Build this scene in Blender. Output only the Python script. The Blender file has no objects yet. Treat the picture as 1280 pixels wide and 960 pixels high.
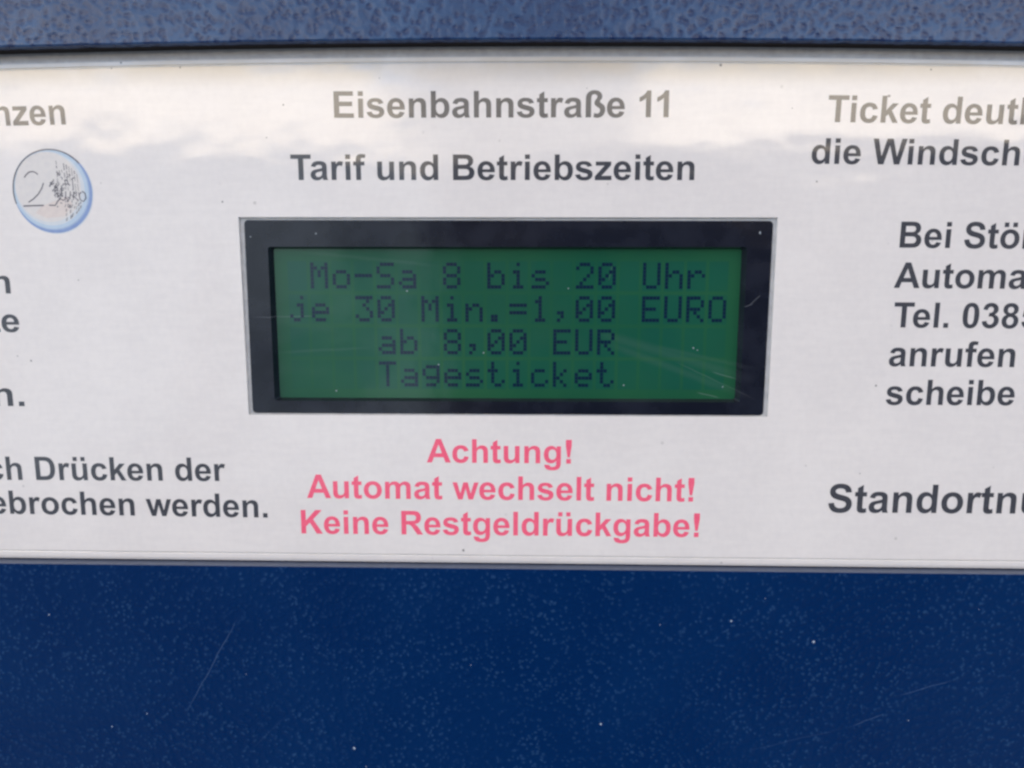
import bpy, math, random, re
from mathutils import Vector, Matrix
from mathutils.geometry import delaunay_2d_cdt

S = bpy.context.scene
MM = 0.001
random.seed(11)

# ------------------------------------------------------------------ camera
cam_data = bpy.data.cameras.new("camera")
cam = bpy.data.objects.new("camera", cam_data)
S.collection.objects.link(cam)
S.camera = cam
cam_data.sensor_width = 36.0
cam_data.lens = 36.0 * 924.0 / 1280.0
cam_data.clip_start = 0.005
cam_data.clip_end = 100.0
cam.location = (2.526 * MM, -121.745 * MM, 7.597 * MM)
_p, _y, _r = 0.150479, -0.0150206, 0.00095963
_f = Vector((math.sin(_y) * math.cos(_p), math.cos(_y) * math.cos(_p), -math.sin(_p)))
_x = Vector((math.cos(_y), -math.sin(_y), 0.0))
_u = _x.cross(_f)
_x2 = math.cos(_r) * _x + math.sin(_r) * _u
_u2 = -math.sin(_r) * _x + math.cos(_r) * _u
cam.rotation_euler = Matrix((_x2, _u2, -_f)).transposed().to_euler()
cam_data.dof.use_dof = True
cam_data.dof.focus_distance = 0.1225
cam_data.dof.aperture_fstop = 22.0
S.cycles.filter_width = 2.6

# ------------------------------------------------------------------ colour management
S.view_settings.view_transform = 'Standard'
S.view_settings.look = 'None'
S.view_settings.gamma = 1.0
S.view_settings.exposure = 0.0

SUN_ELEV = math.radians(42)
SUN_AZ = math.radians(-150)          # compass angle in the XY plane: behind and left of the photographer

# ------------------------------------------------------------------ node helper
class NT:
    def __init__(self, tree):
        self.t = tree
        tree.nodes.clear()

    def n(self, kind, **kw):
        nd = self.t.nodes.new(kind)
        for k, v in kw.items():
            setattr(nd, k, v)
        return nd

    def put(self, sock, v):
        if hasattr(v, "is_output"):
            self.t.links.new(v, sock)
        else:
            sock.default_value = v

    def m(self, op, a, b=0.0, c=None, clamp=False):
        nd = self.n('ShaderNodeMath', operation=op, use_clamp=clamp)
        self.put(nd.inputs[0], a)
        self.put(nd.inputs[1], b)
        if c is not None:
            self.put(nd.inputs[2], c)
        return nd.outputs[0]

    def step(self, v, lo, hi, a=0.0, b=1.0):
        nd = self.n('ShaderNodeMapRange', interpolation_type='SMOOTHSTEP')
        self.put(nd.inputs['Value'], v)
        for k, x in (('From Min', lo), ('From Max', hi), ('To Min', a), ('To Max', b)):
            self.put(nd.inputs[k], x)
        return nd.outputs['Result']

    def mix(self, fac, a, b, blend='MIX'):
        nd = self.n('ShaderNodeMix', data_type='RGBA', blend_type=blend)
        self.put(nd.inputs['Factor'], fac)
        self.put(nd.inputs['A'] if False else nd.inputs[6], a)
        self.put(nd.inputs[7], b)
        return nd.outputs[2]

    def noise(self, vec, scale, detail=2.0, rough=0.5, dist=0.0):
        nd = self.n('ShaderNodeTexNoise')
        self.put(nd.inputs['Vector'], vec)
        nd.inputs['Scale'].default_value = scale
        nd.inputs['Detail'].default_value = detail
        nd.inputs['Roughness'].default_value = rough
        nd.inputs['Distortion'].default_value = dist
        return nd.outputs['Fac']

    def voro(self, vec, scale, feature='F1', smooth=0.5):
        nd = self.n('ShaderNodeTexVoronoi', feature=feature)
        self.put(nd.inputs['Vector'], vec)
        nd.inputs['Scale'].default_value = scale
        if feature == 'SMOOTH_F1':
            nd.inputs['Smoothness'].default_value = smooth
        return nd.outputs['Distance']

    def xyz(self, vec):
        nd = self.n('ShaderNodeSeparateXYZ')
        self.put(nd.inputs[0], vec)
        return nd.outputs

    def comb(self, x, y, z):
        nd = self.n('ShaderNodeCombineXYZ')
        for i, v in enumerate((x, y, z)):
            self.put(nd.inputs[i], v)
        return nd.outputs[0]

    def scale(self, vec, s):
        nd = self.n('ShaderNodeVectorMath', operation='MULTIPLY')
        self.put(nd.inputs[0], vec)
        nd.inputs[1].default_value = s
        return nd.outputs[0]

# ------------------------------------------------------------------ world: sky with bright low cloud over a dark skyline
W = bpy.data.worlds.new("World")
S.world = W
W.use_nodes = True
w = NT(W.node_tree)
d = w.n('ShaderNodeTexCoord').outputs['Generated']
dx, dy, dz = w.xyz(d)
hyp = w.m('SQRT', w.m('ADD', w.m('MULTIPLY', dx, dx), w.m('MULTIPLY', dy, dy)))
elev = w.m('DIVIDE', dz, w.m('MAXIMUM', hyp, 0.001))           # tangent of the elevation
az = w.m('ARCTAN2', dx, w.m('MULTIPLY', dy, -1.0))             # 0 = straight behind the photographer
sky = w.n('ShaderNodeTexSky', sky_type='NISHITA', sun_disc=False, sun_elevation=SUN_ELEV,
          sun_rotation=math.pi / 2 - SUN_AZ, air_density=1.0, dust_density=2.0, ozone_density=1.0)
n1 = w.noise(w.scale(d, (1.0, 1.0, 2.2)), 5.0, 5.0, 0.55, 0.4)
n2 = w.noise(w.scale(d, (1.0, 1.0, 1.6)), 2.1, 4.0, 0.5)
hi_cloud = w.mix(w.step(n2, 0.35, 0.65), (9.4, 8.3, 7.7, 1), (13.4, 11.6, 10.6, 1))
low_cloud = w.mix(w.step(n1, 0.3, 0.7), (48.0, 40.5, 30.5, 1), (63.0, 54.0, 42.0, 1))
band = w.step(w.m('ADD', elev, w.m('MULTIPLY', n2, -0.06)), 0.195, 0.275, 1.0, 0.0)
blue_gap = w.step(elev, 0.30, 0.62)
hi_cloud = w.mix(blue_gap, (15.0, 25.0, 40.0, 1), hi_cloud)
clouds = w.mix(band, hi_cloud, low_cloud)
cover = w.step(n2, 0.22, 0.40, 0.8, 1.0)
skycol = w.mix(cover, sky.outputs[0], clouds)
# the skyline (trees and roofs behind the photographer) as seen in the machine's gloss
line = w.m('ADD', 0.105, w.m('MULTIPLY', n1, 0.090))
above = w.step(w.m('SUBTRACT', elev, line), -0.022, 0.030)
nb = w.noise(w.scale(d, (1.0, 1.0, 0.55)), 6.5, 3.0, 0.55)
wall = w.m('MULTIPLY', w.step(az, -0.16, -0.09, 1.0, 0.0), w.step(nb, 0.36, 0.58, 0.45, 1.0))
land = w.mix(w.step(nb, 0.45, 0.62), (0.5, 0.55, 0.9, 1), (1.7, 1.5, 1.6, 1))
land = w.mix(wall, land, (8.6, 10.0, 11.2, 1))
land = w.mix(w.step(elev, -0.34, -0.18), (0.7, 0.8, 1.1, 1), land)
# soft dark shape added for the photographer's silhouette, letting part of the sky through
viewer_dark = w.m('MULTIPLY', w.step(w.m('ADD', w.m('ABSOLUTE', w.m('ADD', az, 0.008)), w.m('MULTIPLY', w.m('SUBTRACT', n1, 0.5), 0.10)), 0.09, 0.20, 0.74, 0.0),
            w.step(elev, 0.24, 0.42, 1.0, 0.55))
skycol = w.mix(viewer_dark, skycol, (2.2, 2.2, 2.6, 1))
land = w.mix(w.m('MULTIPLY', w.step(w.m('ABSOLUTE', az), 0.18, 0.55), w.step(elev, -0.50, -0.35, 1.0, 0.0)), land, (4.5, 5.2, 6.2, 1))
bg = w.n('ShaderNodeBackground')
w.put(bg.inputs['Color'], w.mix(above, land, skycol))
bg.inputs['Strength'].default_value = 0.1
w.put(w.n('ShaderNodeOutputWorld').inputs['Surface'], bg.outputs[0])

# ------------------------------------------------------------------ sun behind thin cloud
sun_data = bpy.data.lights.new("sun", 'SUN')
sun_data.energy = 0.5
sun_data.angle = math.radians(24)
sun_data.color = (1.0, 0.95, 0.88)
sun = bpy.data.objects.new("sun", sun_data)
S.collection.objects.link(sun)
sun_dir = Vector((math.cos(SUN_ELEV) * math.cos(SUN_AZ), math.cos(SUN_ELEV) * math.sin(SUN_AZ), math.sin(SUN_ELEV)))
sun.rotation_euler = sun_dir.to_track_quat('Z', 'Y').to_euler()
sun.location = sun_dir * 5.0

# ------------------------------------------------------------------ materials
def spots(t, co, pts, jag=None):
    """Sum of small specks at fixed places (x, z, radius in mm) of the machine's own space."""
    x, y, z = t.xyz(co)
    acc = None
    for px, pz, r in pts:
        a = t.m('SUBTRACT', x, px * MM)
        b = t.m('SUBTRACT', z, pz * MM)
        dd = t.m('SQRT', t.m('ADD', t.m('MULTIPLY', a, a), t.m('MULTIPLY', b, b)))
        if jag is not None:
            dd = t.m('ADD', dd, t.m('MULTIPLY', t.m('SUBTRACT', jag, 0.5), r * 1.6 * MM))
        s = t.step(dd, r * 0.6 * MM, r * 1.1 * MM, 1.0, 0.0)
        acc = s if acc is None else t.m('MAXIMUM', acc, s)
    return acc

def scratches(t, co, segs, wob):
    """Fine scratches (x0, z0, x1, z1, half width in mm, strength)."""
    x, y, z = t.xyz(co)
    acc = None
    for x0, z0, x1, z1, hw, st in segs:
        L = math.hypot(x1 - x0, z1 - z0)
        ux, uz = (x1 - x0) / L, (z1 - z0) / L
        a = t.m('SUBTRACT', x, x0 * MM)
        b = t.m('SUBTRACT', z, z0 * MM)
        along = t.m('ADD', t.m('MULTIPLY', a, ux), t.m('MULTIPLY', b, uz))
        perp = t.m('ABSOLUTE', t.m('ADD', t.m('SUBTRACT', t.m('MULTIPLY', a, -uz), t.m('MULTIPLY', b, -ux)),
                                   t.m('MULTIPLY', t.m('SUBTRACT', wob, 0.5), 0.5 * MM)))
        s = t.m('MULTIPLY', t.step(perp, 0.0, hw * MM, st, 0.0),
                t.m('MULTIPLY', t.step(along, 0.0, 0.25 * L * MM), t.step(along, 0.75 * L * MM, L * MM, 1.0, 0.0)))
        acc = s if acc is None else t.m('MAXIMUM', acc, s)
    return acc

def principled(t, base, rough=0.4, coat=0.0, coat_rough=0.05, spec=0.5, normal=None, coat_normal=None, ior=1.5):
    p = t.n('ShaderNodeBsdfPrincipled')
    t.put(p.inputs['Base Color'], base)
    t.put(p.inputs['Roughness'], rough)
    p.inputs['Specular IOR Level'].default_value = spec
    p.inputs['IOR'].default_value = ior
    t.put(p.inputs['Coat Weight'], coat)
    t.put(p.inputs['Coat Roughness'], coat_rough)
    p.inputs['Coat IOR'].default_value = 1.58
    if normal is not None:
        t.put(p.inputs['Normal'], normal)
    if coat_normal is not None:
        t.put(p.inputs['Coat Normal'], coat_normal)
    t.put(t.n('ShaderNodeOutputMaterial').inputs['Surface'], p.outputs[0])
    return p

def bump(t, height, strength, dist, normal=None):
    b = t.n('ShaderNodeBump')
    b.inputs['Strength'].default_value = strength
    b.inputs['Distance'].default_value = dist
    t.put(b.inputs['Height'], height)
    if normal is not None:
        t.put(b.inputs['Normal'], normal)
    return b.outputs[0]

def new(name):
    m = bpy.data.materials.new(name)
    m.use_nodes = True
    t = NT(m.node_tree)
    return m, t, t.n('ShaderNodeTexCoord').outputs['Object']

PANEL_SPECKS = [(-70.68, 6.22, .14), (-82.06, -6.39, .13), (-79.84, -7.2, .16), (-35.56, 33.72, .16), (-46.12, 18.78, .16),
                (-51.62, 39.4, .18), (-60.96, 40.1, .2), (-62.55, 39.3, .14), (-38.48, 28.72, .13), (33.16, 39.5, .24),
                (65.72, 38.7, .16), (59.5, 34.81, .26), (49.13, 21.84, .16), (-7.7, -39.95, .26), (60.91, -10.94, .18), (59.35, -25.94, .14),
                (-20.2, 37.7, .12), (12.4, 36.1, .1), (44.6, 33.0, .12), (71.0, 34.2, .1)]

def surface_film(t, co):
    """Ripple of the clear film over the print: bends what it mirrors a little."""
    h = t.noise(t.scale(co, (1.0, 1.0, 1.7)), 55.0, 2.0, 0.5)
    h2 = t.noise(co, 420.0, 2.0, 0.6)
    return bump(t, t.m('ADD', t.m('MULTIPLY', h, 1.0), t.m('MULTIPLY', h2, 0.05)), 1.0, 0.00022)

def mat_paper():
    m, t, co = new("printed_sheet")
    x, y, z = t.xyz(co)
    grain = t.noise(t.scale(co, (1.0, 1.0, 0.8)), 900.0, 3.0, 0.6)
    fibre = t.noise(t.scale(co, (0.35, 1.0, 2.2)), 520.0, 3.0, 0.6)
    blot = t.noise(co, 70.0, 4.0, 0.6)
    v = t.m('ADD', t.m('MULTIPLY', t.m('ADD', grain, fibre), 0.5), t.m('MULTIPLY', blot, 0.7))
    base = t.mix(t.step(v, 0.55, 1.15), (0.700, 0.655, 0.636, 1), (0.770, 0.722, 0.694, 1))
    # dirt along the top edge, its tan also painting in the sky's beige glare
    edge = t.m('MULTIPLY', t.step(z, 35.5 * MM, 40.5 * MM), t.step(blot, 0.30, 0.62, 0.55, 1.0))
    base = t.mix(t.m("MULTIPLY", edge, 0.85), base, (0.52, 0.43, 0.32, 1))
    fine = t.noise(co, 2600.0, 2.0, 0.5)
    dots = t.m('MULTIPLY', t.step(t.voro(co, 260.0), 0.05, 0.09, 1.0, 0.0), t.step(t.noise(co, 130.0, 1.0), 0.55, 0.68))
    base = t.mix(t.m('MULTIPLY', dots, 0.35), base, (0.2, 0.18, 0.17, 1))
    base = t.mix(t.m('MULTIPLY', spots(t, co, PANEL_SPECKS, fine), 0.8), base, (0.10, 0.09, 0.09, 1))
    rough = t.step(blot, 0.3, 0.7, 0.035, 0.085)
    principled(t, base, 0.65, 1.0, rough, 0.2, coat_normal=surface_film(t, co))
    return m

def mat_ink(name, col, col2):
    m, t, co = new(name)
    g = t.noise(co, 1100.0, 3.0, 0.6)
    z = t.xyz(co)[2]
    glare = t.m('MULTIPLY', t.step(z, 24.0 * MM, 34.0 * MM), t.step(t.noise(co, 70.0, 4.0, 0.6), 0.3, 0.62, 0.05, 0.16))  # pale wash painted in for the sky's glare over the upper print
    principled(t, t.mix(glare, t.mix(t.step(g, 0.3, 0.7), col, col2), (0.50, 0.45, 0.38, 1)), 0.6, 1.0, 0.06, 0.2, coat_normal=surface_film(t, co))
    return m

def mat_plain(name, col, rough=0.5, coat=1.0, spec=0.3):
    m, t, co = new(name)
    g = t.noise(co, 600.0, 3.0, 0.6)
    c2 = tuple(c * 0.85 for c in col[:3]) + (1,)
    principled(t, t.mix(t.step(g, 0.3, 0.7), col, c2), rough, coat, 0.08, spec,
               coat_normal=surface_film(t, co) if coat else None)
    return m

BLUE_SPECKS = [(38.49, -51.74, 0.20), (52.82, -55.43, 0.27), (26.3, -52.58, 0.11), (-79.99, -51.56, 0.12), (-64.14, -70.16, 0.12),
               (-70.66, -72.71, 0.12), (-27.34, -76.43, 0.25), (16.45, -71.29, 0.22), (-25.3, -80.01, 0.12), (70.2, -70.0, 0.12),
               (-6.4, -60.3, 0.08), (80.5, -49.3, 0.08), (44.1, -47.6, 0.08), (-46.0, -62.4, 0.07)]
BLUE_SCRATCH = [(-46.5, -51.1, -57.4, -70.5, .16, 0.150), (77.65, -62.18, 67.6, -65.58, .16, 0.140), (66.2, -68.6, 60.1, -71.43, .18, 0.130),
                (60.0, -71.4, 41.0, -76.5, .14, 0.060), (-39.0, -70.0, -46.0, -77.0, .12, 0.050)]

def mat_blue(name, coarse):
    """Blue powder coat with a leathery, hammered grain."""
    m, t, co = new(name)
    warp = t.n('ShaderNodeTexNoise')
    t.put(warp.inputs['Vector'], co)
    warp.inputs['Scale'].default_value = 500.0
    wv = t.n('ShaderNodeVectorMath', operation='MULTIPLY_ADD')
    t.put(wv.inputs[0], warp.outputs['Color'])
    wv.inputs[1].default_value = (0.0011,) * 3
    t.put(wv.inputs[2], co)
    cells = t.voro(wv.outputs[0], 900.0 if coarse else 1150.0, 'SMOOTH_F1', 0.6)
    fine = t.noise(co, 2300.0, 2.0, 0.5)
    soft = t.noise(co, 300.0, 2.0, 0.5)
    h = t.m('ADD', t.m('ADD', t.m('MULTIPLY', cells, 1.0 if coarse else -1.0), t.m('MULTIPLY', fine, 0.08 if coarse else 0.22)), t.m('MULTIPLY', soft, 0.5))
    nrm = bump(t, h, 1.0, 0.00012 if coarse else 0.00009)
    patch = t.noise(co, 42.0, 2.0, 0.5)
    base = t.mix(t.step(patch, 0.2, 0.8), (0.0002, 0.0158, 0.076, 1), (0.0004, 0.0200, 0.088, 1))
    pale_tops = t.m('MULTIPLY', t.step(cells, 0.30, 0.58) if coarse else t.step(cells, 0.42, 0.10), 0.36 if coarse else 0.26)      # paler high spots of the grain
    pale_tops = t.m('MULTIPLY', pale_tops, t.step(t.noise(co, 90.0, 3.0, 0.6), 0.35, 0.65, 0.35, 1.0))
    base = t.mix(pale_tops, base, (0.05, 0.13, 0.27, 1))
    if not coarse:
        wob = t.noise(co, 260.0, 2.0)
        base = t.mix(scratches(t, co, BLUE_SCRATCH, wob), base, (0.20, 0.32, 0.52, 1))
        base = t.mix(spots(t, co, BLUE_SPECKS, t.noise(co, 5000.0, 2.0)), base, (0.34, 0.40, 0.50, 1))
    principled(t, base, t.step(patch, 0.2, 0.8, 0.25, 0.31), 0.0, 0.05, 0.46 if coarse else 0.10, normal=nrm, ior=1.5)
    return m

LCD_SPECKS = [(-31.27, 13.74, .14), (-42.0, 13.22, .12), (40.71, 13.88, .22), (31.0, -4.95, .16), (36.16, -11.5, .13), (-16.83, 4.44, .16),
              (-4.11, -5.84, .14), (19.53, -11.28, .14), (-11.73, -7.87, .15), (-29.18, -12.4, .14), (10.0, 4.9, .12), (31.7, -5.3, .12)]
LCD_SCRATCH = [(12.0, -1.6, 42.6, -10.6, 1.3, 0.020), (14.0, -3.2, 42.1, -13.8, 1.0, 0.018), (21.0, -4.0, 42.7, -8.6, .6, 0.018),
               (27.2, -6.83, 42.1, -13.78, .14, 0.055), (33.9, -8.8, 38.7, -10.2, .16, 0.110), (31.6, -12.4, 35.9, -13.5, .15, 0.121),
               (-43.1, .06, -31.1, .25, .12, 0.088), (39.4, 2.2, 41.5, 3.9, .14, 0.110), (38.6, 2.0, 40.2, 2.5, .12, 0.121),
               (-40.0, -6.0, -22.0, -5.0, .4, 0.022), (-36.0, 11.0, -10.0, 8.5, .5, 0.019), (16.5, 6.0, 17.3, 9.0, .1, 0.088)]

def lcd_wear(t, co, base):
    wob = t.noise(co, 300.0, 2.0)
    base = t.mix(scratches(t, co, LCD_SCRATCH, wob), base, (0.62, 0.66, 0.72, 1))
    return t.mix(t.m('MULTIPLY', spots(t, co, LCD_SPECKS, t.noise(co, 5000.0, 2.0)), 0.7), base, (0.38, 0.42, 0.46, 1))

def mat_bezel():
    m, t, co = new("display_bezel_black")
    g = t.noise(co, 160.0, 4.0, 0.6)
    base = t.mix(t.step(g, 0.35, 0.65), (0.0040, 0.0058, 0.013, 1), (0.0105, 0.0130, 0.023, 1))
    principled(t, lcd_wear(t, co, base), 0.5, 0.8, 0.10, 0.04, coat_normal=surface_film(t, co))
    return m

COL0, ROW0, PIT, ROWP, DOT = -36.496, 9.127, 3.6695, 5.486, 0.5878     # mm: first column, top of first row, pitches, dot pitch

def mat_screen():
    m, t, co = new("display_green")
    x, y, z = t.xyz(co)
    u = t.m('DIVIDE', t.m('SUBTRACT', x, (COL0 - 0.36) * MM), PIT * MM)
    v = t.m('DIVIDE', t.m('SUBTRACT', (ROW0 + 0.5) * MM, z), ROWP * MM)
    fu = t.m('ABSOLUTE', t.m('SUBTRACT', t.m('FRACT', u), 0.5))
    fv = t.m('ABSOLUTE', t.m('SUBTRACT', t.m('FRACT', v), 0.5))
    cell = t.m('MULTIPLY', t.step(fu, 0.40, 0.46, 1.0, 0.0), t.step(fv, 0.42, 0.47, 1.0, 0.0))
    inside = t.m('MULTIPLY', t.m('MULTIPLY', t.step(u, -0.02, 0.02), t.step(u, 19.98, 20.02, 1.0, 0.0)),
                 t.m('MULTIPLY', t.step(v, -0.02, 0.02), t.step(v, 3.98, 4.02, 1.0, 0.0)))
    cell = t.m('MULTIPLY', cell, inside)
    bl = t.noise(co, 45.0, 3.0, 0.5)
    fine = t.noise(t.scale(co, (1.0, 1.0, 2.0)), 700.0, 2.0, 0.5)
    ground = t.mix(t.step(bl, 0.3, 0.7), (0.005, 0.078, 0.038, 1), (0.013, 0.096, 0.040, 1))
    lit = t.mix(t.step(bl, 0.3, 0.7), (0.0006, 0.066, 0.056, 1), (0.003, 0.080, 0.055, 1))
    base = t.mix(t.m('MULTIPLY', cell, t.step(t.noise(co, 55.0, 2.0), 0.3, 0.7, 0.2, 0.65)), ground, lit)
    base = t.mix(t.m('MULTIPLY', fine, 0.14), base, (0.02, 0.05, 0.05, 1))
    principled(t, lcd_wear(t, co, base), 0.5, 0.8, 0.08, 0.04, coat_normal=surface_film(t, co))
    return m

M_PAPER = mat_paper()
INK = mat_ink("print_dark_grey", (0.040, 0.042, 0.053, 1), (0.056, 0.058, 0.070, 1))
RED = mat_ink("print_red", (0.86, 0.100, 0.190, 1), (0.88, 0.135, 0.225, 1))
M_RIM = mat_plain("cut_edge_grey", (0.56, 0.555, 0.56, 1), 0.5, 0.6)
M_LIP = mat_plain("edge_shade_grey", (0.40, 0.39, 0.385, 1), 0.35, 1.0)  # grey of groove and edges; on the upper lip it paints shade
M_BLUE_UP = mat_blue("hammered_blue", True)
M_BLUE_LOW = mat_blue("powder_blue", False)
M_LEDGE_LIT = mat_plain("lit_ledge_slate", (0.085, 0.105, 0.160, 1), 0.5, 0.3)
M_SEAL = mat_plain("black_seal", (0.016, 0.010, 0.009, 1), 0.7, 0.0)
M_BEZEL = mat_bezel()
M_SCREEN = mat_screen()
M_PIXEL = mat_plain("display_dot_blue", (0.0015, 0.015, 0.040, 1), 0.5, 0.8, 0.04)
M_COIN_SKY = mat_ink("coin_print_pale_blue", (0.42, 0.53, 0.65, 1), (0.46, 0.56, 0.67, 1))
M_COIN_DEEP = mat_ink("coin_print_blue", (0.19, 0.27, 0.50, 1), (0.22, 0.31, 0.54, 1))
M_COIN_PALE = mat_ink("coin_print_silver", (0.64, 0.605, 0.59, 1), (0.68, 0.64, 0.61, 1))
M_COIN_WARM = mat_ink("coin_print_warm", (0.64, 0.555, 0.52, 1), (0.68, 0.595, 0.55, 1))
M_COIN_LINE = mat_ink("coin_print_line", (0.11, 0.10, 0.12, 1), (0.17, 0.16, 0.18, 1))
M_COIN_MID = mat_ink("coin_print_soft_blue", (0.31, 0.40, 0.57, 1), (0.34, 0.43, 0.60, 1))
M_COIN_FADE = mat_ink("coin_print_faint_blue", (0.57, 0.60, 0.64, 1), (0.60, 0.63, 0.66, 1))

# ------------------------------------------------------------------ object helpers
BASE = Vector((0.0, 0.0, -0.175))

machine = bpy.data.objects.new("ticket_machine", None)
machine.location = BASE
machine["label"] = "blue parking ticket machine with a white printed panel around a green text display"
machine["category"] = "ticket machine"
S.collection.objects.link(machine)

def obj(name, verts, faces, mats, parent, face_mats=None, label=None, smooth=False):
    """One mesh object; vertices are in millimetres of the machine's own space."""
    me = bpy.data.meshes.new(name)
    me.from_pydata([(x * MM, y * MM, z * MM) for x, y, z in verts], [], faces)
    for m in (mats if isinstance(mats, (list, tuple)) else [mats]):
        me.materials.append(m)
    if face_mats:
        for p, k in zip(me.polygons, face_mats):
            p.material_index = k
    if smooth:
        for p in me.polygons:
            p.use_smooth = True
    me.update()
    o = bpy.data.objects.new(name, me)
    S.collection.objects.link(o)
    o.parent = parent
    if parent is machine:
        o.location = -BASE
    if label:
        o["label"] = label
    return o

def bevel(o, width, seg=4, angle=40):
    b = o.modifiers.new("bevel", 'BEVEL')
    b.width = width * MM
    b.segments = seg
    b.limit_method = 'ANGLE'
    b.angle_limit = math.radians(angle)
    for p in o.data.polygons:
        p.use_smooth = True
    wn = o.modifiers.new("wn", 'WEIGHTED_NORMAL')
    wn.keep_sharp = False
    return o

def prism(name, pts, y0, y1, mat, parent, bev=0.0, label=None, angle=40):
    """Extrude a closed outline (x, z) from depth y0 (front) to y1 (back)."""
    n = len(pts)
    area = sum(pts[i][0] * pts[(i + 1) % n][1] - pts[(i + 1) % n][0] * pts[i][1] for i in range(n))
    if area < 0:
        pts = pts[::-1]
    v = [(x, y0, z) for x, z in pts] + [(x, y1, z) for x, z in pts]
    f = [tuple(range(n)), tuple(range(2 * n - 1, n - 1, -1))]
    f += [(i, i + n, (i + 1) % n + n, (i + 1) % n) for i in range(n)]
    o = obj(name, v, f, mat, parent, label=label)
    if bev:
        bevel(o, bev, 5, angle)
    return o

def winding(pt, loops):
    wn = 0
    x, y = pt
    for lp in loops:
        for i in range(len(lp)):
            x0, y0 = lp[i]
            x1, y1 = lp[(i + 1) % len(lp)]
            c = (x1 - x0) * (y - y0) - (x - x0) * (y1 - y0)
            if y0 <= y < y1 and c > 0:
                wn += 1
            elif y1 <= y < y0 and c < 0:
                wn -= 1
    return wn

def fill(loops):
    """Triangulate the inside (nonzero winding) of closed loops."""
    vs, es = [], []
    for lp in loops:
        b = len(vs)
        vs += [Vector(p) for p in lp]
        es += [(b + i, b + (i + 1) % len(lp)) for i in range(len(lp))]
    r = delaunay_2d_cdt(vs, es, [], 0, 1e-7)
    V = [(p.x, p.y) for p in r[0]]
    F = []
    for f in r[2]:
        c = (sum(V[i][0] for i in f) / len(f), sum(V[i][1] for i in f) / len(f))
        if winding(c, loops) != 0:
            a = sum(V[f[i]][0] * V[f[(i + 1) % len(f)]][1] - V[f[(i + 1) % len(f)]][0] * V[f[i]][1] for i in range(len(f)))
            F.append(tuple(f) if a > 0 else tuple(reversed(f)))
    return V, F

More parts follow.
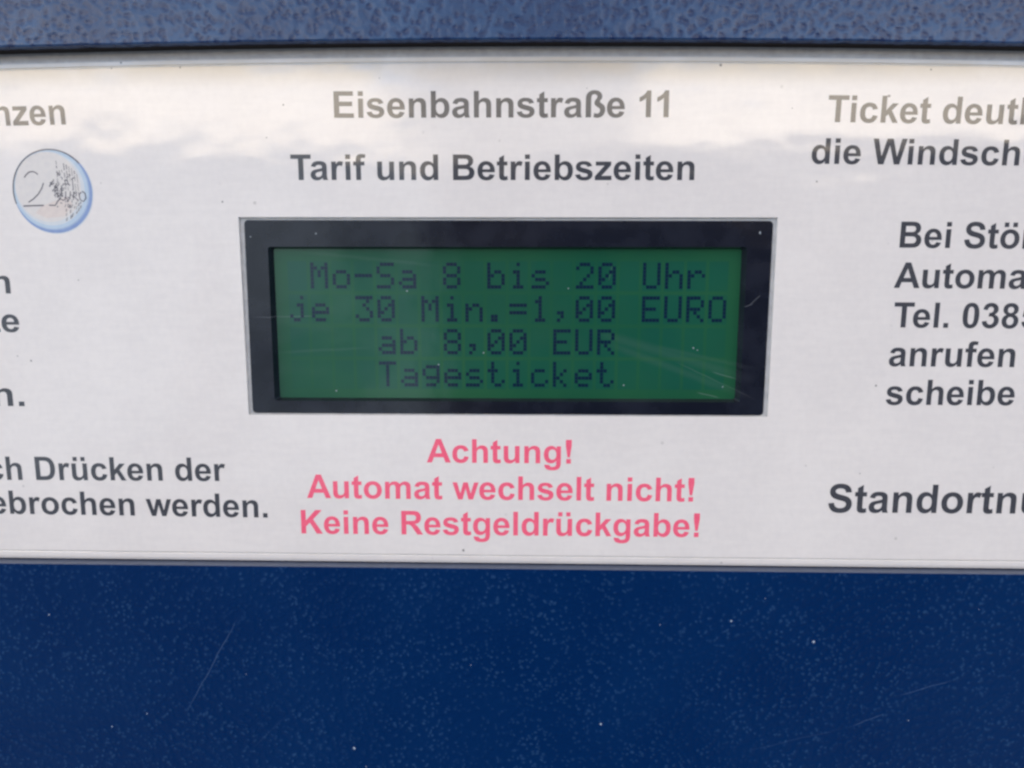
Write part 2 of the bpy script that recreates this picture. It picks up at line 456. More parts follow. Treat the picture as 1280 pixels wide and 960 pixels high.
# ------------------------------------------------------------------ bold grotesque lettering, drawn as outlines (2048 units per em)
GLYPH = {
 'a': (1139, "M357 738l-255 46q43 154 148 228t312 74q188 0 280 -44.5t129.5 -113t37.5 -251.5l-3 -328q0 -140 13.5 -206.5t50.5 -142.5h-278q-11 28 -27 83q-7 25 -10 33q-72 -70 -154 -105t-175 -35q-164 0 -258.5 89t-94.5 225q0 90 43 160.5t120.5 108t223.5 65.5q197 37 273 69v28q0 81 -40 115.5t-151 34.5q-75 0 -117 -29.5t-67 -103.5zM733 510q-54 -18 -171 -43t-153 -49q-55 -39 -55 -99q0 -59 44 -102t112 -43q76 0 145 50q51 38 67 93q11 36 11 137v56z"),
 'b': (1251, "M134 0v1466h281v-528q130 148 308 148q194 0 321 -140.5t127 -403.5q0 -272 -129.5 -419t-314.5 -147q-91 0 -179.5 45.5t-152.5 134.5v-156h-261zM413 554q0 -165 52 -244q73 -112 194 -112q93 0 158.5 79.5t65.5 250.5q0 182 -66 262.5t-169 80.5q-101 0 -168 -78.5t-67 -238.5z"),
 'c': (1139, "M1073 748l-277 -50q-14 83 -63.5 125t-128.5 42q-105 0 -167.5 -72.5t-62.5 -242.5q0 -189 63.5 -267t170.5 -78q80 0 131 45.5t72 156.5l276 -47q-43 -190 -165 -287t-327 -97q-233 0 -371.5 147t-138.5 407q0 263 139 409.5t376 146.5q194 0 308.5 -83.5t164.5 -254.5z"),
 'd': (1251, "M1121 0h-261v156q-65 -91 -153.5 -135.5t-178.5 -44.5q-183 0 -313.5 147.5t-130.5 411.5q0 270 127 410.5t321 140.5q178 0 308 -148v528h281v-1466zM371 554q0 -170 47 -246q68 -110 190 -110q97 0 165 82.5t68 246.5q0 183 -66 263.5t-169 80.5q-100 0 -167.5 -79.5t-67.5 -237.5z"),
 'e': (1139, "M762 338l280 -47q-54 -154 -170.5 -234.5t-291.5 -80.5q-277 0 -410 181q-105 145 -105 366q0 264 138 413.5t349 149.5q237 0 374 -156.5t131 -479.5h-704q3 -125 68 -194.5t162 -69.5q66 0 111 36t68 116zM778 622q-3 122 -63 185.5t-146 63.5q-92 0 -152 -67t-59 -182h420z"),
 'f': (682, "M24 1062h156v80q0 134 28.5 200t105 107.5t193.5 41.5q120 0 235 -36l-38 -196q-67 16 -129 16q-61 0 -87.5 -28.5t-26.5 -109.5v-75h210v-221h-210v-841h-281v841h-156v221z"),
 'g': (1251, "M121 -70l321 -39q8 -56 37 -77q40 -30 126 -30q110 0 165 33q37 22 56 71q13 35 13 129v155q-126 -172 -318 -172q-214 0 -339 181q-98 143 -98 356q0 267 128.5 408t319.5 141q197 0 325 -173v149h263v-953q0 -188 -31 -281t-87 -146t-149.5 -83t-236.5 -30q-270 0 -383 92.5t-113 234.5q0 14 1 34zM372 553q0 -169 65.5 -247.5t161.5 -78.5q103 0 174 80.5t71 238.5q0 165 -68 245t-172 80q-101 0 -166.5 -78.5t-65.5 -239.5z"),
 'h': (1251, "M431 1466v-539q136 159 325 159q97 0 175 -36t117.5 -92t54 -124t14.5 -211v-623h-281v561q0 167 -16 212t-56.5 71.5t-101.5 26.5q-70 0 -125 -34t-80.5 -102.5t-25.5 -202.5v-532h-281v1466h281z"),
 'i': (569, "M147 1206v260h281v-260h-281zM147 0v1062h281v-1062h-281z"),
 'k': (1139, "M137 0v1466h281v-778l329 374h346l-363 -388l389 -674h-303l-267 477l-131 -137v-340h-281z"),
 'l': (569, "M147 0v1466h281v-1466h-281z"),
 'm': (1821, "M126 1062h259v-145q139 169 331 169q102 0 177 -42t123 -127q70 85 151 127t173 42q117 0 198 -47.5t121 -139.5q29 -68 29 -220v-679h-281v607q0 158 -29 204q-39 60 -120 60q-59 0 -111 -36t-75 -105.5t-23 -219.5v-510h-281v582q0 155 -15 200t-46.5 67t-85.5 22q-65 0 -117 -35t-74.5 -101t-22.5 -219v-516h-281v1062z"),
 'n': (1251, "M1114 0h-281v542q0 172 -18 222.5t-58.5 78.5t-97.5 28q-73 0 -131 -40t-79.5 -106t-21.5 -244v-481h-281v1062h261v-156q139 180 350 180q93 0 170 -33.5t116.5 -85.5t55 -118t15.5 -189v-660z"),
 'o': (1251, "M82 546q0 140 69 271t195.5 200t282.5 69q241 0 395 -156.5t154 -395.5q0 -241 -155.5 -399.5t-391.5 -158.5q-146 0 -278.5 66t-201.5 193.5t-69 310.5zM370 531q0 -158 75 -242t185 -84t184.5 84t74.5 244q0 156 -74.5 240t-184.5 84t-185 -84t-75 -242z"),
 'r': (797, "M416 0h-281v1062h261v-151q67 107 120.5 141t121.5 34q96 0 185 -53l-87 -245q-71 46 -132 46q-59 0 -100 -32.5t-64.5 -117.5t-23.5 -356v-328z"),
 's': (1139, "M48 303l282 43q18 -82 73 -124.5t154 -42.5q109 0 164 40q37 28 37 75q0 32 -20 53q-21 20 -94 37q-340 75 -431 137q-126 86 -126 239q0 138 109 232t338 94q218 0 324 -71t146 -210l-265 -49q-17 62 -64.5 95t-135.5 33q-111 0 -159 -31q-32 -22 -32 -57q0 -30 28 -51q38 -28 262.5 -79t313.5 -125q88 -75 88 -209q0 -146 -122 -251t-361 -105q-217 0 -343.5 88t-165.5 239z"),
 't': (682, "M634 1062v-224h-192v-428q0 -130 5.5 -151.5t25 -35.5t47.5 -14q39 0 113 27l24 -218q-98 -42 -222 -42q-76 0 -137 25.5t-89.5 66t-39.5 109.5q-9 49 -9 198v463h-129v224h129v211l282 164v-375h192z"),
 'u': (1251, "M847 0v159q-58 -85 -152.5 -134t-199.5 -49q-107 0 -192 47t-123 132t-38 235v672h281v-488q0 -224 15.5 -274.5t56.5 -80t104 -29.5q72 0 129 39.5t78 98t21 286.5v448h281v-1062h-261z"),
 'w': (1593, "M353 0l-336 1062h273l199 -696l183 696h271l177 -696l203 696h277l-341 -1062h-270l-183 683l-180 -683h-273z"),
 'z': (1024, "M32 0v219l398 457q98 112 145 159q-49 -3 -129 -4l-375 -2v233h878v-199l-406 -468l-143 -155q117 7 145 7l435 2v-251h-948z"),
 'ß': (1251, "M135 0v1000q0 246 128 369t345 123q205 0 322 -98t117 -240q0 -105 -82 -200q-46 -54 -46 -82q0 -36 98 -100q103 -68 138 -112q68 -86 68 -216q0 -196 -120 -332t-318 -136q-110 0 -218 44l46 226q82 -38 146 -38q76 0 125 52t49 128q0 60 -36 101q-22 25 -112 84q-96 62 -130 109q-40 54 -40 122q0 90 92 196q62 72 62 136q0 62 -44 100t-114 38q-84 0 -130 -58t-46 -216v-1000z"),
 'ü': (1251, "M847 0v159q-58 -85 -152.5 -134t-199.5 -49q-107 0 -192 47t-123 132t-38 235v672h281v-488q0 -224 15.5 -274.5t56.5 -80t104 -29.5q72 0 129 39.5t78 98t21 286.5v448h281v-1062h-261zM252 1206v258h259v-258zM742 1206v258h259v-258z"),
 'ö': (1251, "M82 546q0 140 69 271t195.5 200t282.5 69q241 0 395 -156.5t154 -395.5q0 -241 -155.5 -399.5t-391.5 -158.5q-146 0 -278.5 66t-201.5 193.5t-69 310.5zM370 531q0 -158 75 -242t185 -84t184.5 84t74.5 244q0 156 -74.5 240t-184.5 84t-185 -84t-75 -242zM252 1206v258h259v-258zM742 1206v258h259v-258z"),
 'A': (1479, "M1471 0h-322l-128 333h-586l-121 -333h-314l571 1466h313zM926 580l-202 544l-198 -544h400z"),
 'B': (1479, "M150 1466h586q174 0 259.5 -14.5t152.5 -60.5t112 -122.5t45 -171.5q0 -103 -55.5 -189t-150.5 -129q134 -39 206 -133t72 -221q0 -100 -46.5 -194.5t-127 -151t-198.5 -69.5q-74 -8 -357 -10h-498v1466zM446 1222v-339h194q173 0 215 5q76 9 119.5 52.5t43.5 114.5q0 68 -37.5 110.5t-111.5 51.5q-44 5 -253 5h-170zM446 639v-392h274q160 0 203 9q66 12 107.5 58.5t41.5 124.5q0 66 -32 112t-92.5 67t-262.5 21h-239z"),
 'D': (1479, "M148 1466h541q183 0 279 -28q129 -38 221 -135t140 -237.5t48 -346.5q0 -181 -45 -312q-55 -160 -157 -259q-77 -75 -208 -117q-98 -31 -262 -31h-557v1466zM444 1218v-971h221q124 0 179 14q72 18 119.5 61t77.5 141.5t30 268.5t-30 261t-84 141t-137 68q-75 16 -294 16h-82z"),
 'E': (1366, "M149 0v1466h1087v-248h-791v-325h736v-247h-736v-399h819v-247h-1115z"),
 'K': (1479, "M150 0v1466h296v-651l598 651h398l-552 -571l582 -895h-383l-403 688l-240 -245v-443h-296z"),
 'R': (1479, "M150 0v1466h623q235 0 341.5 -39.5t170.5 -140.5t64 -231q0 -165 -97 -272.5t-290 -135.5q96 -56 158.5 -123t168.5 -238l179 -286h-354l-214 319q-114 171 -156 215.5t-89 61t-149 16.5h-60v-612h-296zM446 846h219q213 0 266 18t83 62t30 110q0 74 -39.5 119.5t-111.5 57.5q-36 5 -216 5h-231v-372z"),
 'S': (1366, "M74 477l288 28q26 -145 105.5 -213t214.5 -68q143 0 215.5 60.5t72.5 141.5q0 52 -30.5 88.5t-106.5 63.5q-52 18 -237 64q-238 59 -334 145q-135 121 -135 295q0 112 63.5 209.5t183 148.5t288.5 51q276 0 415.5 -121t146.5 -323l-296 -13q-19 113 -81.5 162.5t-187.5 49.5q-129 0 -202 -53q-47 -34 -47 -91q0 -52 44 -89q56 -47 272 -98t319.5 -105.5t162 -149t58.5 -233.5q0 -126 -70 -236t-198 -163.5t-319 -53.5q-278 0 -427 128.5t-173 374.5z"),
 'T': (1251, "M479 0v1218h-435v248h1165v-248h-434v-1218h-296z"),
 'W': (1933, "M358 0l-350 1466h303l221 -1007l268 1007h352l257 -1024l225 1024h298l-356 -1466h-314l-292 1096l-291 -1096h-321z"),
 '0': (1139, "M562 1472q213 0 333 -152q143 -180 143 -597q0 -416 -144 -598q-119 -150 -332 -150q-214 0 -345 164.5t-131 586.5q0 414 144 596q119 150 332 150zM562 1239q-51 0 -91 -32.5t-62 -116.5q-29 -109 -29 -367t26 -354.5t65.5 -128.5t90.5 -32t91 32.5t62 116.5q29 108 29 366t-26 354.5t-65.5 129t-90.5 32.5z"),
 '1': (1139, "M806 0h-281v1059q-154 -144 -363 -213v255q110 36 239 136.5t177 234.5h228v-1472z"),
 '3': (1139, "M77 391l272 33q13 -104 70 -159t138 -55q87 0 146.5 66t59.5 178q0 106 -57 168t-139 62q-54 0 -129 -21l31 229q114 -3 174 49.5t60 139.5q0 74 -44 118t-117 44q-72 0 -123 -50t-62 -146l-259 44q27 133 81.5 212.5t152 125t218.5 45.5q207 0 332 -132q103 -108 103 -244q0 -193 -211 -308q126 -27 201.5 -121t75.5 -227q0 -193 -141 -329t-351 -136q-199 0 -330 114.5t-152 299.5z"),
 '5': (1139, "M91 377l280 29q12 -95 71 -150.5t136 -55.5q88 0 149 71.5t61 215.5q0 135 -60.5 202.5t-157.5 67.5q-121 0 -217 -107l-228 33l144 763h743v-263h-530l-44 -249q94 47 192 47q187 0 317 -136t130 -353q0 -181 -105 -323q-143 -194 -397 -194q-203 0 -331 109t-153 293z"),
 '8': (1139, "M327 789q-109 46 -158.5 126.5t-49.5 176.5q0 164 114.5 271t325.5 107q209 0 324.5 -107t115.5 -271q0 -102 -53 -181.5t-149 -121.5q122 -49 185.5 -143t63.5 -217q0 -203 -129.5 -330t-344.5 -127q-200 0 -333 105q-157 124 -157 340q0 119 59 218.5t186 153.5zM385 1070q0 -84 47.5 -131t126.5 -47q80 0 128 47.5t48 131.5q0 79 -47.5 126.5t-125.5 47.5q-81 0 -129 -48t-48 -127zM359 432q0 -116 59.5 -181t148.5 -65q87 0 144 62.5t57 180.5q0 103 -58 165.5t-147 62.5q-103 0 -153.5 -71t-50.5 -154z"),
 '!': (682, "M264 382l-104 724v360h360v-360l-105 -724h-151zM200 0v281h281v-281h-281z"),
 '.': (569, "M147 0v281h281v-281h-281z"),
 ' ': (569, ""),
}

def outline(path, seg=7):
    """Read an outline in SVG path letters (M l h v q t z) into closed loops of points."""
    loops, cur, pen, ctl, cmd = [], [], (0.0, 0.0), None, None
    tok = re.findall(r'[A-Za-z]|-?\d+\.?\d*', path)
    i = 0
    def close():
        if cur:
            if len(cur) > 1 and math.dist(cur[0], cur[-1]) < 1e-6:
                cur.pop()
            loops.append(list(cur))
            cur.clear()
    def quad(c, e):
        p0 = pen
        for k in range(1, seg + 1):
            t = k / seg
            cur.append(((1 - t) ** 2 * p0[0] + 2 * t * (1 - t) * c[0] + t * t * e[0],
                        (1 - t) ** 2 * p0[1] + 2 * t * (1 - t) * c[1] + t * t * e[1]))
    while i < len(tok):
        if tok[i].isalpha():
            cmd = tok[i]
            i += 1
            if cmd == 'z':
                close()
                continue
        if cmd == 'M':
            close()
            pen = (float(tok[i]), float(tok[i + 1])); i += 2
            cur.append(pen); ctl = None; cmd = 'l'
        elif cmd == 'l':
            pen = (pen[0] + float(tok[i]), pen[1] + float(tok[i + 1])); i += 2
            cur.append(pen); ctl = None
        elif cmd == 'h':
            pen = (pen[0] + float(tok[i]), pen[1]); i += 1
            cur.append(pen); ctl = None
        elif cmd == 'v':
            pen = (pen[0], pen[1] + float(tok[i])); i += 1
            cur.append(pen); ctl = None
        elif cmd == 'q':
            c = (pen[0] + float(tok[i]), pen[1] + float(tok[i + 1]))
            e = (pen[0] + float(tok[i + 2]), pen[1] + float(tok[i + 3])); i += 4
            quad(c, e); pen, ctl = e, c
        elif cmd == 't':
            c = (2 * pen[0] - ctl[0], 2 * pen[1] - ctl[1]) if ctl else pen
            e = (pen[0] + float(tok[i]), pen[1] + float(tok[i + 1])); i += 2
            quad(c, e); pen, ctl = e, c
    close()
    return loops

FILLED = {}
def glyph(ch):
    if ch not in FILLED:
        FILLED[ch] = fill(outline(GLYPH[ch][1])) if GLYPH[ch][1] else ([], [])
    return FILLED[ch]

KERN = {'Ta': -150, 'Te': -150, 'Ti': -40, 'rd': -20, 'we': -20, 'Au': -20, '11': -152, 'Wi': -40}

def layout(text):
    x, out = 0.0, []
    for k, ch in enumerate(text):
        out.append(x)
        x += GLYPH[ch][0] + KERN.get(text[k:k + 2], 0)
    return out

def set_line(text, a, b, x0, z0, x1, z1, cap, mat, parent, y=-0.02, label=None):
    """Set one printed line so that its letters a..b run from (x0, z0) to (x1, z1) on the sheet."""
    pos = layout(text)
    va = min(p[0] for p in glyph(text[a])[0]) + pos[a]
    vb = max(p[0] for p in glyph(text[b - 1])[0]) + pos[b - 1]
    L = math.hypot(x1 - x0, z1 - z0)
    sx, sz = L / (vb - va), cap / 1466.0
    c, s = (x1 - x0) / L, (z1 - z0) / L
    V, F = [], []
    for k, ch in enumerate(text):
        gv, gf = glyph(ch)
        o = len(V)
        for gx, gz in gv:
            lx, lz = (gx + pos[k] - va) * sx, gz * sz
            V.append((x0 + lx * c - lz * s, y, z0 + lx * s + lz * c))
        F += [tuple(i + o for i in f) for f in gf]
    return obj("lettering", V, F, mat, parent, label=label)

# ------------------------------------------------------------------ outlines of the machine's face (mm, x right, z up)
def top_edge(x):            # the arched upper edge of the panel
    return 42.55 - 0.000145 * x * x

def bot_edge(x):
    return -42.30 - 0.0042 * x

HALF = 112.0
def panel_outline(inset_top=0.0, inset_bot=0.0):
    ins = max(inset_top, inset_bot)
    h = HALF - ins
    rad = 9.0 - ins * 0.6
    pts = []
    N = 60
    for i in range(N + 1):                      # bottom, left to right
        x = -(h - rad) + 2 * (h - rad) * i / N
        pts.append((x, bot_edge(x) + inset_bot))
    def arc(cx, cz, a0, a1):
        for k in range(1, 9):
            a = math.radians(a0 + (a1 - a0) * k / 9)
            pts.append((cx + rad * math.cos(a), cz + rad * math.sin(a)))
    arc(h - rad, bot_edge(h - rad) + inset_bot + rad, -90, 0)
    pts.append((h, 0.0))
    arc(h - rad, top_edge(h - rad) - inset_top - rad, 0, 90)
    for i in range(N + 1):
        x = (h - rad) - 2 * (h - rad) * i / N
        pts.append((x, top_edge(x) - inset_top))
    arc(-(h - rad), top_edge(h - rad) - inset_top - rad, 90, 180)
    pts.append((-h, 0.0))
    arc(-(h - rad), bot_edge(-(h - rad)) + inset_bot + rad, 180, 270)
    return pts

HOLE = [(-43.69, -16.23), (43.33, -16.26), (43.25, 16.26), (-43.66, 16.32)]

# ------------------------------------------------------------------ blue housing
def arch(x0, x1, n, dz, jit=0.0):
    return [(x0 + (x1 - x0) * i / n, top_edge(x0 + (x1 - x0) * i / n) + dz + random.uniform(-jit, jit)) for i in range(n + 1)]

prism("housing", [(-146, -175), (146, -175), (146, 112), (-146, 112)], 3.2, 95.0, M_BLUE_LOW, machine, 3.0)

low = [(-150, -170), (150, -170), (150, 36.0), (HALF + 0.4, 36.0)]
ring = panel_outline(-0.35, -0.35)
nb_ = 61
right_side = [p for p in ring[nb_:nb_ + 9] if p[1] < 35]
left_side = [p for p in ring[-9:] if p[1] < 35]
low += [(HALF + 0.4, -20.0)] + right_side[::-1] + ring[:nb_][::-1] + left_side[::-1] + [(-HALF - 0.4, -20.0), (-HALF - 0.4, 36.0), (-150, 36.0)]
prism("front_cover", low, -1.55, 3.0, M_BLUE_LOW, machine, 0.28, angle=50)

hood_pts = arch(-150, 150, 220, 0.02, 0.035) + [(150, 108), (-150, 108)]
prism("hood", hood_pts, -2.7, 3.0, M_BLUE_UP, machine, 0.35, label="upper blue hood with coarse hammered grain", angle=50)

# dark rubber seal in the gap above the panel
sv = []
for x, z in arch(-HALF, HALF, 80, 0.30):
    for dy_, dz_ in ((-1.25, -0.20), (-1.32, -0.26 + random.uniform(-.03, .03)), (-1.22, -0.33), (0.20, -0.33), (0.45, -0.95)):
        sv.append((x, dy_, z + dz_))
obj("seal", sv, [(5 * i + k, 5 * i + k + 1, 5 * i + k + 6, 5 * i + k + 5) for i in range(80) for k in range(4)], M_SEAL, machine)

# added slate strip painting in the sky-lit top of the ledge under the panel
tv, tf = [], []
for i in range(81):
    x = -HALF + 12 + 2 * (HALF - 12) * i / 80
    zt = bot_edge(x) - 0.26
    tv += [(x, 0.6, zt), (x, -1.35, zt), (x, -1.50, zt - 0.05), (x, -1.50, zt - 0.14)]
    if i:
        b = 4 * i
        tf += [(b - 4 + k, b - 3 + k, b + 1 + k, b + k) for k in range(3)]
obj("lit_ledge", tv, tf, M_LEDGE_LIT, machine)

# ------------------------------------------------------------------ information panel: a moulded sheet with a cut-out for the display
PROFILE = [(2.75, 1.55, 0.00), (2.62, 1.46, 0.10), (2.45, 1.36, 0.10), (2.32, 1.26, 0.00), (1.75, 0.55, 0.04),
           (1.35, 0.36, 0.10), (0.85, 0.20, 0.16), (0.35, 0.08, 0.20), (0.05, 0.0, 0.26), (0.0, 0.0, 2.6)]
loops = [panel_outline(PROFILE[0][0], PROFILE[0][1]), HOLE[::-1]]
FV, FF = fill(loops)
pv = [(x, 0.0, z) for x, z in FV]
pf = list(FF)
pm = [0] * len(pf)
prev = None
for k, (it, ib, dep) in enumerate(PROFILE):
    r = panel_outline(it, ib)
    b = len(pv)
    pv += [(x, dep, z) for x, z in r]
    n = len(r)
    if prev is not None:
        for i in range(n):
            j = (i + 1) % n
            pf.append((prev + i, b + i, b + j, prev + j))
            pm.append(1 if (k in (2, 9) or (k >= 5 and r[i][1] > 0)) else 0)  # upper lip goes grey to paint in the hood's shade
    prev = b
b = len(pv)                                      # the thickness of the sheet around the cut-out
pv += [(x, 0.0, z) for x, z in HOLE] + [(x, 0.55, z) for x, z in HOLE]
for i in range(4):
    j = (i + 1) % 4
    pf.append((b + i, b + j, b + 4 + j, b + 4 + i))
    pm.append(2)
panel = obj("information_panel", pv, pf, [M_PAPER, M_LIP, M_RIM], machine, pm)

LINES = [
    ('Eisenbahnstraße 11', 0, 18, -27.53, 31.72, 25.29, 31.70, 4.02, INK),
    ('Tarif und Betriebszeiten', 0, 24, -34.80, 22.16, 29.68, 22.08, 3.96, INK),
    ('Achtung!', 0, 8, -13.74, -24.36, 10.77, -24.44, 4.09, RED),
    ('Automat wechselt nicht!', 0, 23, -34.38, -30.72, 31.60, -30.99, 4.15, RED),
    ('Keine Restgeldrückgabe!', 0, 23, -35.61, -37.08, 32.77, -37.28, 4.22, RED),
    ('nzen', 1, 4, -78.99, 30.64, -70.52, 30.79, 4.03, INK),
    ('n', 0, 1, -85.02, 4.01, -82.12, 3.99, 3.92, INK),
    ('te', 1, 2, -84.21, -2.38, -81.25, -2.39, 3.98, INK),
    ('n.', 0, 2, -86.87, -14.89, -81.68, -14.92, 4.11, INK),
    ('ch Drücken der', 3, 14, -80.94, -27.80, -48.20, -27.81, 4.11, INK),
    ('ebrochen werden.', 1, 16, -86.07, -33.85, -41.35, -34.27, 4.17, INK),
    ('Ticket deutl', 0, 12, 50.16, 30.93, 80.97, 30.50, 4.04, INK),
    ('die Windschu', 0, 11, 48.05, 24.59, 80.66, 24.27, 3.92, INK),
    ('Bei Stör', 0, 7, 62.95, 11.52, 81.94, 11.36, 4.10, INK),
    ('Automat', 0, 6, 62.55, 5.10, 83.75, 4.95, 4.08, INK),
    ('Tel. 0385', 0, 8, 62.92, -1.31, 83.10, -1.42, 4.08, INK),
    ('anrufen', 0, 7, 62.70, -7.70, 83.19, -7.80, 4.16, INK),
    ('scheibe', 0, 7, 62.67, -14.16, 83.77, -14.16, 4.22, INK),
    ('Standortnu', 0, 9, 54.36, -32.76, 85.91, -32.78, 4.97, INK),
]
for row in LINES:
    set_line(*row, panel, label="line of red warning lettering" if row[8] is RED else None)

# ------------------------------------------------------------------ the printed coin
def disc(cx, cz, rx, rz, n=64):
    return [(cx + rx * math.cos(2 * math.pi * i / n), cz + rz * math.sin(2 * math.pi * i / n)) for i in range(n)]

def stroke(pts, w0):
    L, R = [], []
    for i, p in enumerate(pts):
        a = pts[max(i - 1, 0)]
        c = pts[min(i + 1, len(pts) - 1)]
        dx_, dz_ = c[0] - a[0], c[1] - a[1]
        q = math.hypot(dx_, dz_) or 1.0
        h = w0 / 2
        L.append((p[0] - dz_ / q * h, p[1] + dx_ / q * h))
        R.append((p[0] + dz_ / q * h, p[1] - dx_ / q * h))
    return L + R[::-1]

CX, CZ, RX, RZ = -73.62, 20.40, 6.48, 6.62
def coin_xy(u, v):                                # picture of the coin in a unit square, v up
    return (CX + (u * 2 - 1) * RX, CZ + (v * 2 - 1) * RZ)

coin_layers = [
    ([disc(CX + 0.10, CZ - 0.12, RX + 0.02, RZ + 0.02)], 6),            # faint blue shadow round the edge
    ([disc(CX + 0.02, CZ - 0.02, RX - 0.04, RZ - 0.04)], 1),            # deep blue edge
    ([disc(CX - 0.20, CZ + 0.22, RX - 0.24, RZ - 0.26)], 5),
    ([disc(CX - 0.30, CZ + 0.32, RX - 0.34, RZ - 0.36)], 0),            # pale blue ring
    ([disc(CX - 0.42, CZ + 0.42, RX - 0.80, RZ - 0.80)], 6),
    ([disc(CX - 0.66, CZ + 0.66, RX - 1.12, RZ - 1.12)], 2),            # silver middle
]
warm = [coin_xy(.26, .24), coin_xy(.40, .18), coin_xy(.62, .20), coin_xy(.74, .34), coin_xy(.68, .44), coin_xy(.50, .38), coin_xy(.34, .32)]
coin_layers.append(([warm], 3))
lines_ = []
arc_pts = [(CX - 0.03 + (RX - 0.12) * math.cos(math.radians(a)), CZ + 0.05 + (RZ - 0.12) * math.sin(math.radians(a))) for a in range(42, 200, 4)]
lines_.append(stroke(arc_pts, 0.20))
def S_(pts, w0=0.17):
    lines_.append(stroke([coin_xy(*p) for p in pts], w0))
S_([(.16, .665), (.19, .70), (.23, .73), (.275, .735), (.305, .725), (.335, .70)], 0.20)
S_([(.395, .60), (.37, .54), (.32, .47), (.25, .41), (.185, .37)], 0.19)
S_([(.115, .325), (.25, .33), (.375, .333)], 0.24)
S_([(.44, .335), (.52, .333), (.56, .39), (.60, .42)], 0.2)
S_([(.465, .555), (.51, .62)], 0.22)
rng = random.Random(4)
for k in range(9):                                # upright hatching of the map
    u = .575 + .031 * k
    z_ = .5 + math.sqrt(max(.0, .40 ** 2 - (u - .5) ** 2)) - .03
    low_ = .55 - .01 * k
    while z_ > low_:
        l_ = rng.uniform(.03, .09) if z_ > .72 else rng.uniform(.07, .16)
        if rng.random() < (.85 if k > 2 else .5):
            S_([(u, z_), (u + .004, max(low_, z_ - l_))], rng.uniform(.07, .14))
        z_ -= l_ + rng.uniform(.01, .03)
for k in range(8):                                # rows of short marks towards the lower rim
    u = .645 + .027 * k
    v = .5 - math.sqrt(max(.0, .40 ** 2 - (u - .5) ** 2)) + .02
    while v < .385:
        l_ = rng.uniform(.025, .05)
        if rng.random() < .85:
            S_([(u + rng.uniform(-.008, .008), v), (u + .012, v + l_)], rng.uniform(.09, .15))
        v += l_ + .018
for k in range(46):                               # ragged coastline of the map
    u, v = .5 + abs(rng.gauss(0, .12)), .53 + rng.gauss(0, .075)
    if u < .80:
        q = (u + rng.uniform(-.03, .035), v + rng.uniform(-.045, .045))
        S_([(u, v), ((u + q[0]) / 2 + .012, (v + q[1]) / 2), q], rng.uniform(.10, .20))
for p in [(.50, .50), (.53, .54), (.57, .56), (.545, .47), (.60, .51), (.585, .46), (.66, .62), (.69, .66), (.72, .69), (.75, .64), (.68, .58), (.63, .57)]:
    q = (p[0] + rng.uniform(.02, .05), p[1] + rng.uniform(-.03, .03))
    S_([p, ((p[0] + q[0]) / 2, p[1] + .02), q], .17)
S_([(.625, .515), (.60, .47), (.585, .415), (.63, .39)], .18)          # the letters E U R O
S_([(.595, .455), (.63, .455)], .15)
S_([(.60, .51), (.645, .515)], .15)
S_([(.665, .50), (.66, .43), (.68, .40), (.71, .41), (.725, .50)], .17)
S_([(.755, .40), (.765, .50), (.80, .49), (.795, .45), (.765, .44), (.81, .395)], .16)
S_([(.86, .49), (.83, .46), (.84, .40), (.88, .38), (.915, .42), (.905, .48), (.87, .50)], .19)
cv, cf, cm = [], [], []
for k, (lp, mi) in enumerate(coin_layers):
    V_, F_ = fill(lp)
    o_ = len(cv)
    cv += [(x, -0.012 - 0.008 * k, z) for x, z in V_]
    cf += [tuple(i + o_ for i in f) for f in F_]
    cm += [mi] * len(F_)
V_, F_ = fill(lines_)
o_ = len(cv)
cv += [(x, -0.07, z) for x, z in V_]
cf += [tuple(i + o_ for i in f) for f in F_]
cm += [4] * len(F_)
obj("coin_picture", cv, cf, [M_COIN_SKY, M_COIN_DEEP, M_COIN_PALE, M_COIN_WARM, M_COIN_LINE, M_COIN_MID, M_COIN_FADE], panel, cm)

# ------------------------------------------------------------------ the display behind the cut-out
def round_rect(pts, r, n=5):
    """Rounded corners for a convex quad given counter-clockwise."""
    out = []
    for i in range(4):
        p = Vector(pts[i]); a = Vector(pts[i - 1]); c = Vector(pts[(i + 1) % 4])
        da, dc = (a - p).normalized(), (c - p).normalized()
        p0, p2 = p + da * r, p + dc * r
        for k in range(n + 1):
            t = k / n
            q = p0 * (1 - t) ** 2 + p * 2 * t * (1 - t) + p2 * t * t
            out.append((q.x, q.y))
    return out

outer = round_rect([(-43.12, -16.02), (42.72, -16.12), (42.72, 15.74), (-42.92, 15.90)], 0.75)
inner = round_rect([(-39.32, -13.90), (38.76, -13.90), (38.76, 11.62), (-39.26, 11.62)], 0.5)
inner2 = round_rect([(-38.75, -13.55), (38.2, -13.55), (38.2, 11.32), (-38.70, 11.32)], 0.4)
bv, bf = [], []
V_, F_ = fill([outer, inner[::-1]])
bv += [(x, 0.42, z) for x, z in V_]
bf += list(F_)
o_ = len(bv)
n_ = len(inner)
bv += [(x, 0.42, z) for x, z in inner] + [(x, 1.95, z) for x, z in inner2]
bf += [(o_ + i, o_ + (i + 1) % n_, o_ + n_ + (i + 1) % n_, o_ + n_ + i) for i in range(n_)]
o_ = len(bv)
n_ = len(outer)
bv += [(x, 0.42, z) for x, z in outer] + [(x, 0.9, z) for x, z in outer]
bf += [(o_ + i, o_ + n_ + i, o_ + n_ + (i + 1) % n_, o_ + (i + 1) % n_) for i in range(n_)]
V_, F_ = fill([[(-46, -18.5), (46, -18.5), (46, 18.5), (-46, 18.5)], outer[::-1]])
obj("mounting_plate", [(x, 0.56, z) for x, z in V_], F_, M_RIM, machine)
display = obj("display", bv, bf, M_BEZEL, machine, label="green four line text display in a black bezel")

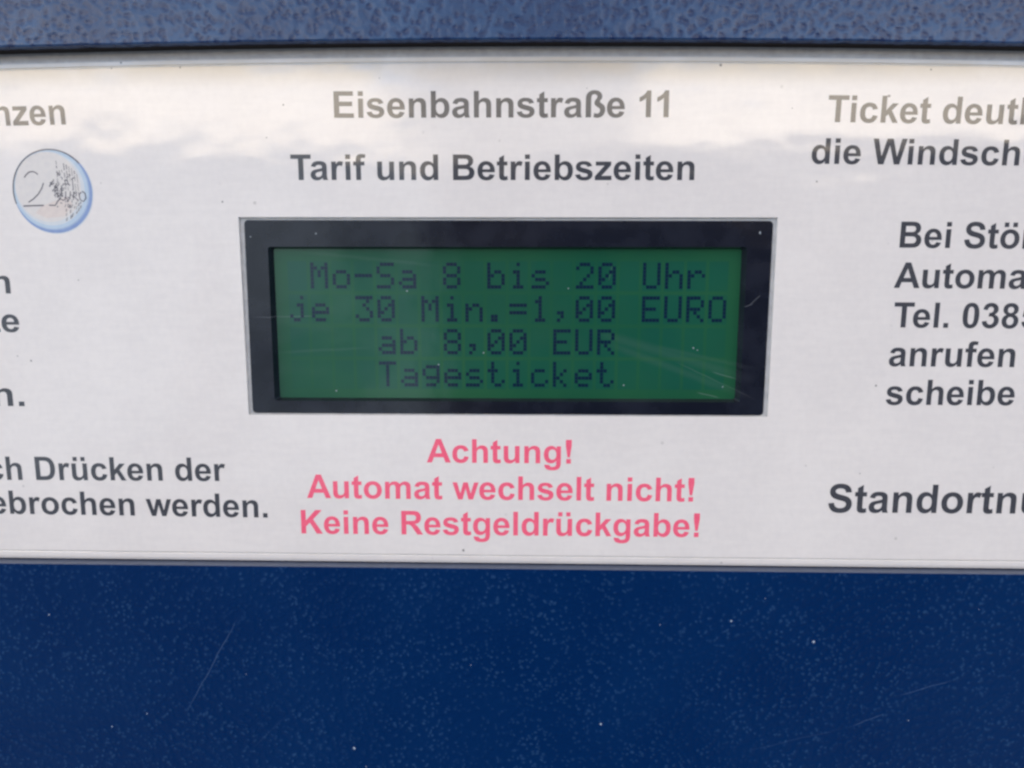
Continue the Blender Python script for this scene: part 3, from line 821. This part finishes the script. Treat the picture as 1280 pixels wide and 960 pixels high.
SCREEN_Y = 1.80
obj("screen", [(-39.6, SCREEN_Y, -14.2), (39.1, SCREEN_Y, -14.2), (39.1, SCREEN_Y, 11.9), (-39.6, SCREEN_Y, 11.9)], [(0, 1, 2, 3)], M_SCREEN, display)

DOTS = {
 'M': "10001 11011 10101 10101 10001 10001 10001", 'o': "00000 00000 01110 10001 10001 10001 01110",
 '-': "00000 00000 00000 11111 00000 00000 00000", 'S': "01111 10000 10000 01110 00001 00001 11110",
 'a': "00000 00000 01110 00001 01111 10001 01111", '8': "01110 10001 10001 01110 10001 10001 01110",
 'b': "10000 10000 10110 11001 10001 10001 11110", 'i': "00100 00000 01100 00100 00100 00100 01110",
 's': "00000 00000 01110 10000 01110 00001 11110", '2': "01110 10001 00001 00010 00100 01000 11111",
 '0': "01110 10001 10011 10101 11001 10001 01110", 'U': "10001 10001 10001 10001 10001 10001 01110",
 'h': "10000 10000 10110 11001 10001 10001 10001", 'r': "00000 00000 10110 11001 10000 10000 10000",
 'j': "00010 00000 00110 00010 00010 10010 01100", 'e': "00000 00000 01110 10001 11111 10000 01110",
 '3': "11111 00010 00100 00010 00001 10001 01110", 'n': "00000 00000 10110 11001 10001 10001 10001",
 '.': "00000 00000 00000 00000 00000 01100 01100", '=': "00000 00000 11111 00000 11111 00000 00000",
 '1': "00100 01100 00100 00100 00100 00100 01110", ',': "00000 00000 00000 00000 01100 00100 01000",
 'E': "11111 10000 10000 11110 10000 10000 11111", 'R': "11110 10001 10001 11110 10100 10010 10001",
 'O': "01110 10001 10001 10001 10001 10001 01110", 'T': "11111 00100 00100 00100 00100 00100 00100",
 'g': "00000 01111 10001 10001 01111 00001 01110", 't': "01000 01000 11100 01000 01000 01001 00110",
 'c': "00000 00000 01110 10000 10000 10001 01110", 'k': "10000 10000 10010 10100 11000 10100 10010",
}
ROWS = [" Mo-Sa 8 bis 20 Uhr ", "je 30 Min.=1,00 EURO", "    ab 8,00 EUR", "    Tagesticket"]
HGT = 0.615
for rr, text in enumerate(ROWS):
    V_, F_ = [], []
    for c_, ch in enumerate(text):
        if ch == ' ':
            continue
        for gy, bits in enumerate(DOTS[ch].split()):
            for gx, bit in enumerate(bits):
                if bit == '1':
                    x = COL0 + c_ * PIT + gx * DOT
                    z = ROW0 - rr * ROWP - gy * HGT
                    g = 0.025
                    o_ = len(V_)
                    V_ += [(x + g, SCREEN_Y - 0.02, z - HGT + g), (x + DOT - g, SCREEN_Y - 0.02, z - HGT + g),
                           (x + DOT - g, SCREEN_Y - 0.02, z - g), (x + g, SCREEN_Y - 0.02, z - g)]
                    F_.append((o_, o_ + 1, o_ + 2, o_ + 3))
    obj("character_row", V_, F_, M_PIXEL, display)
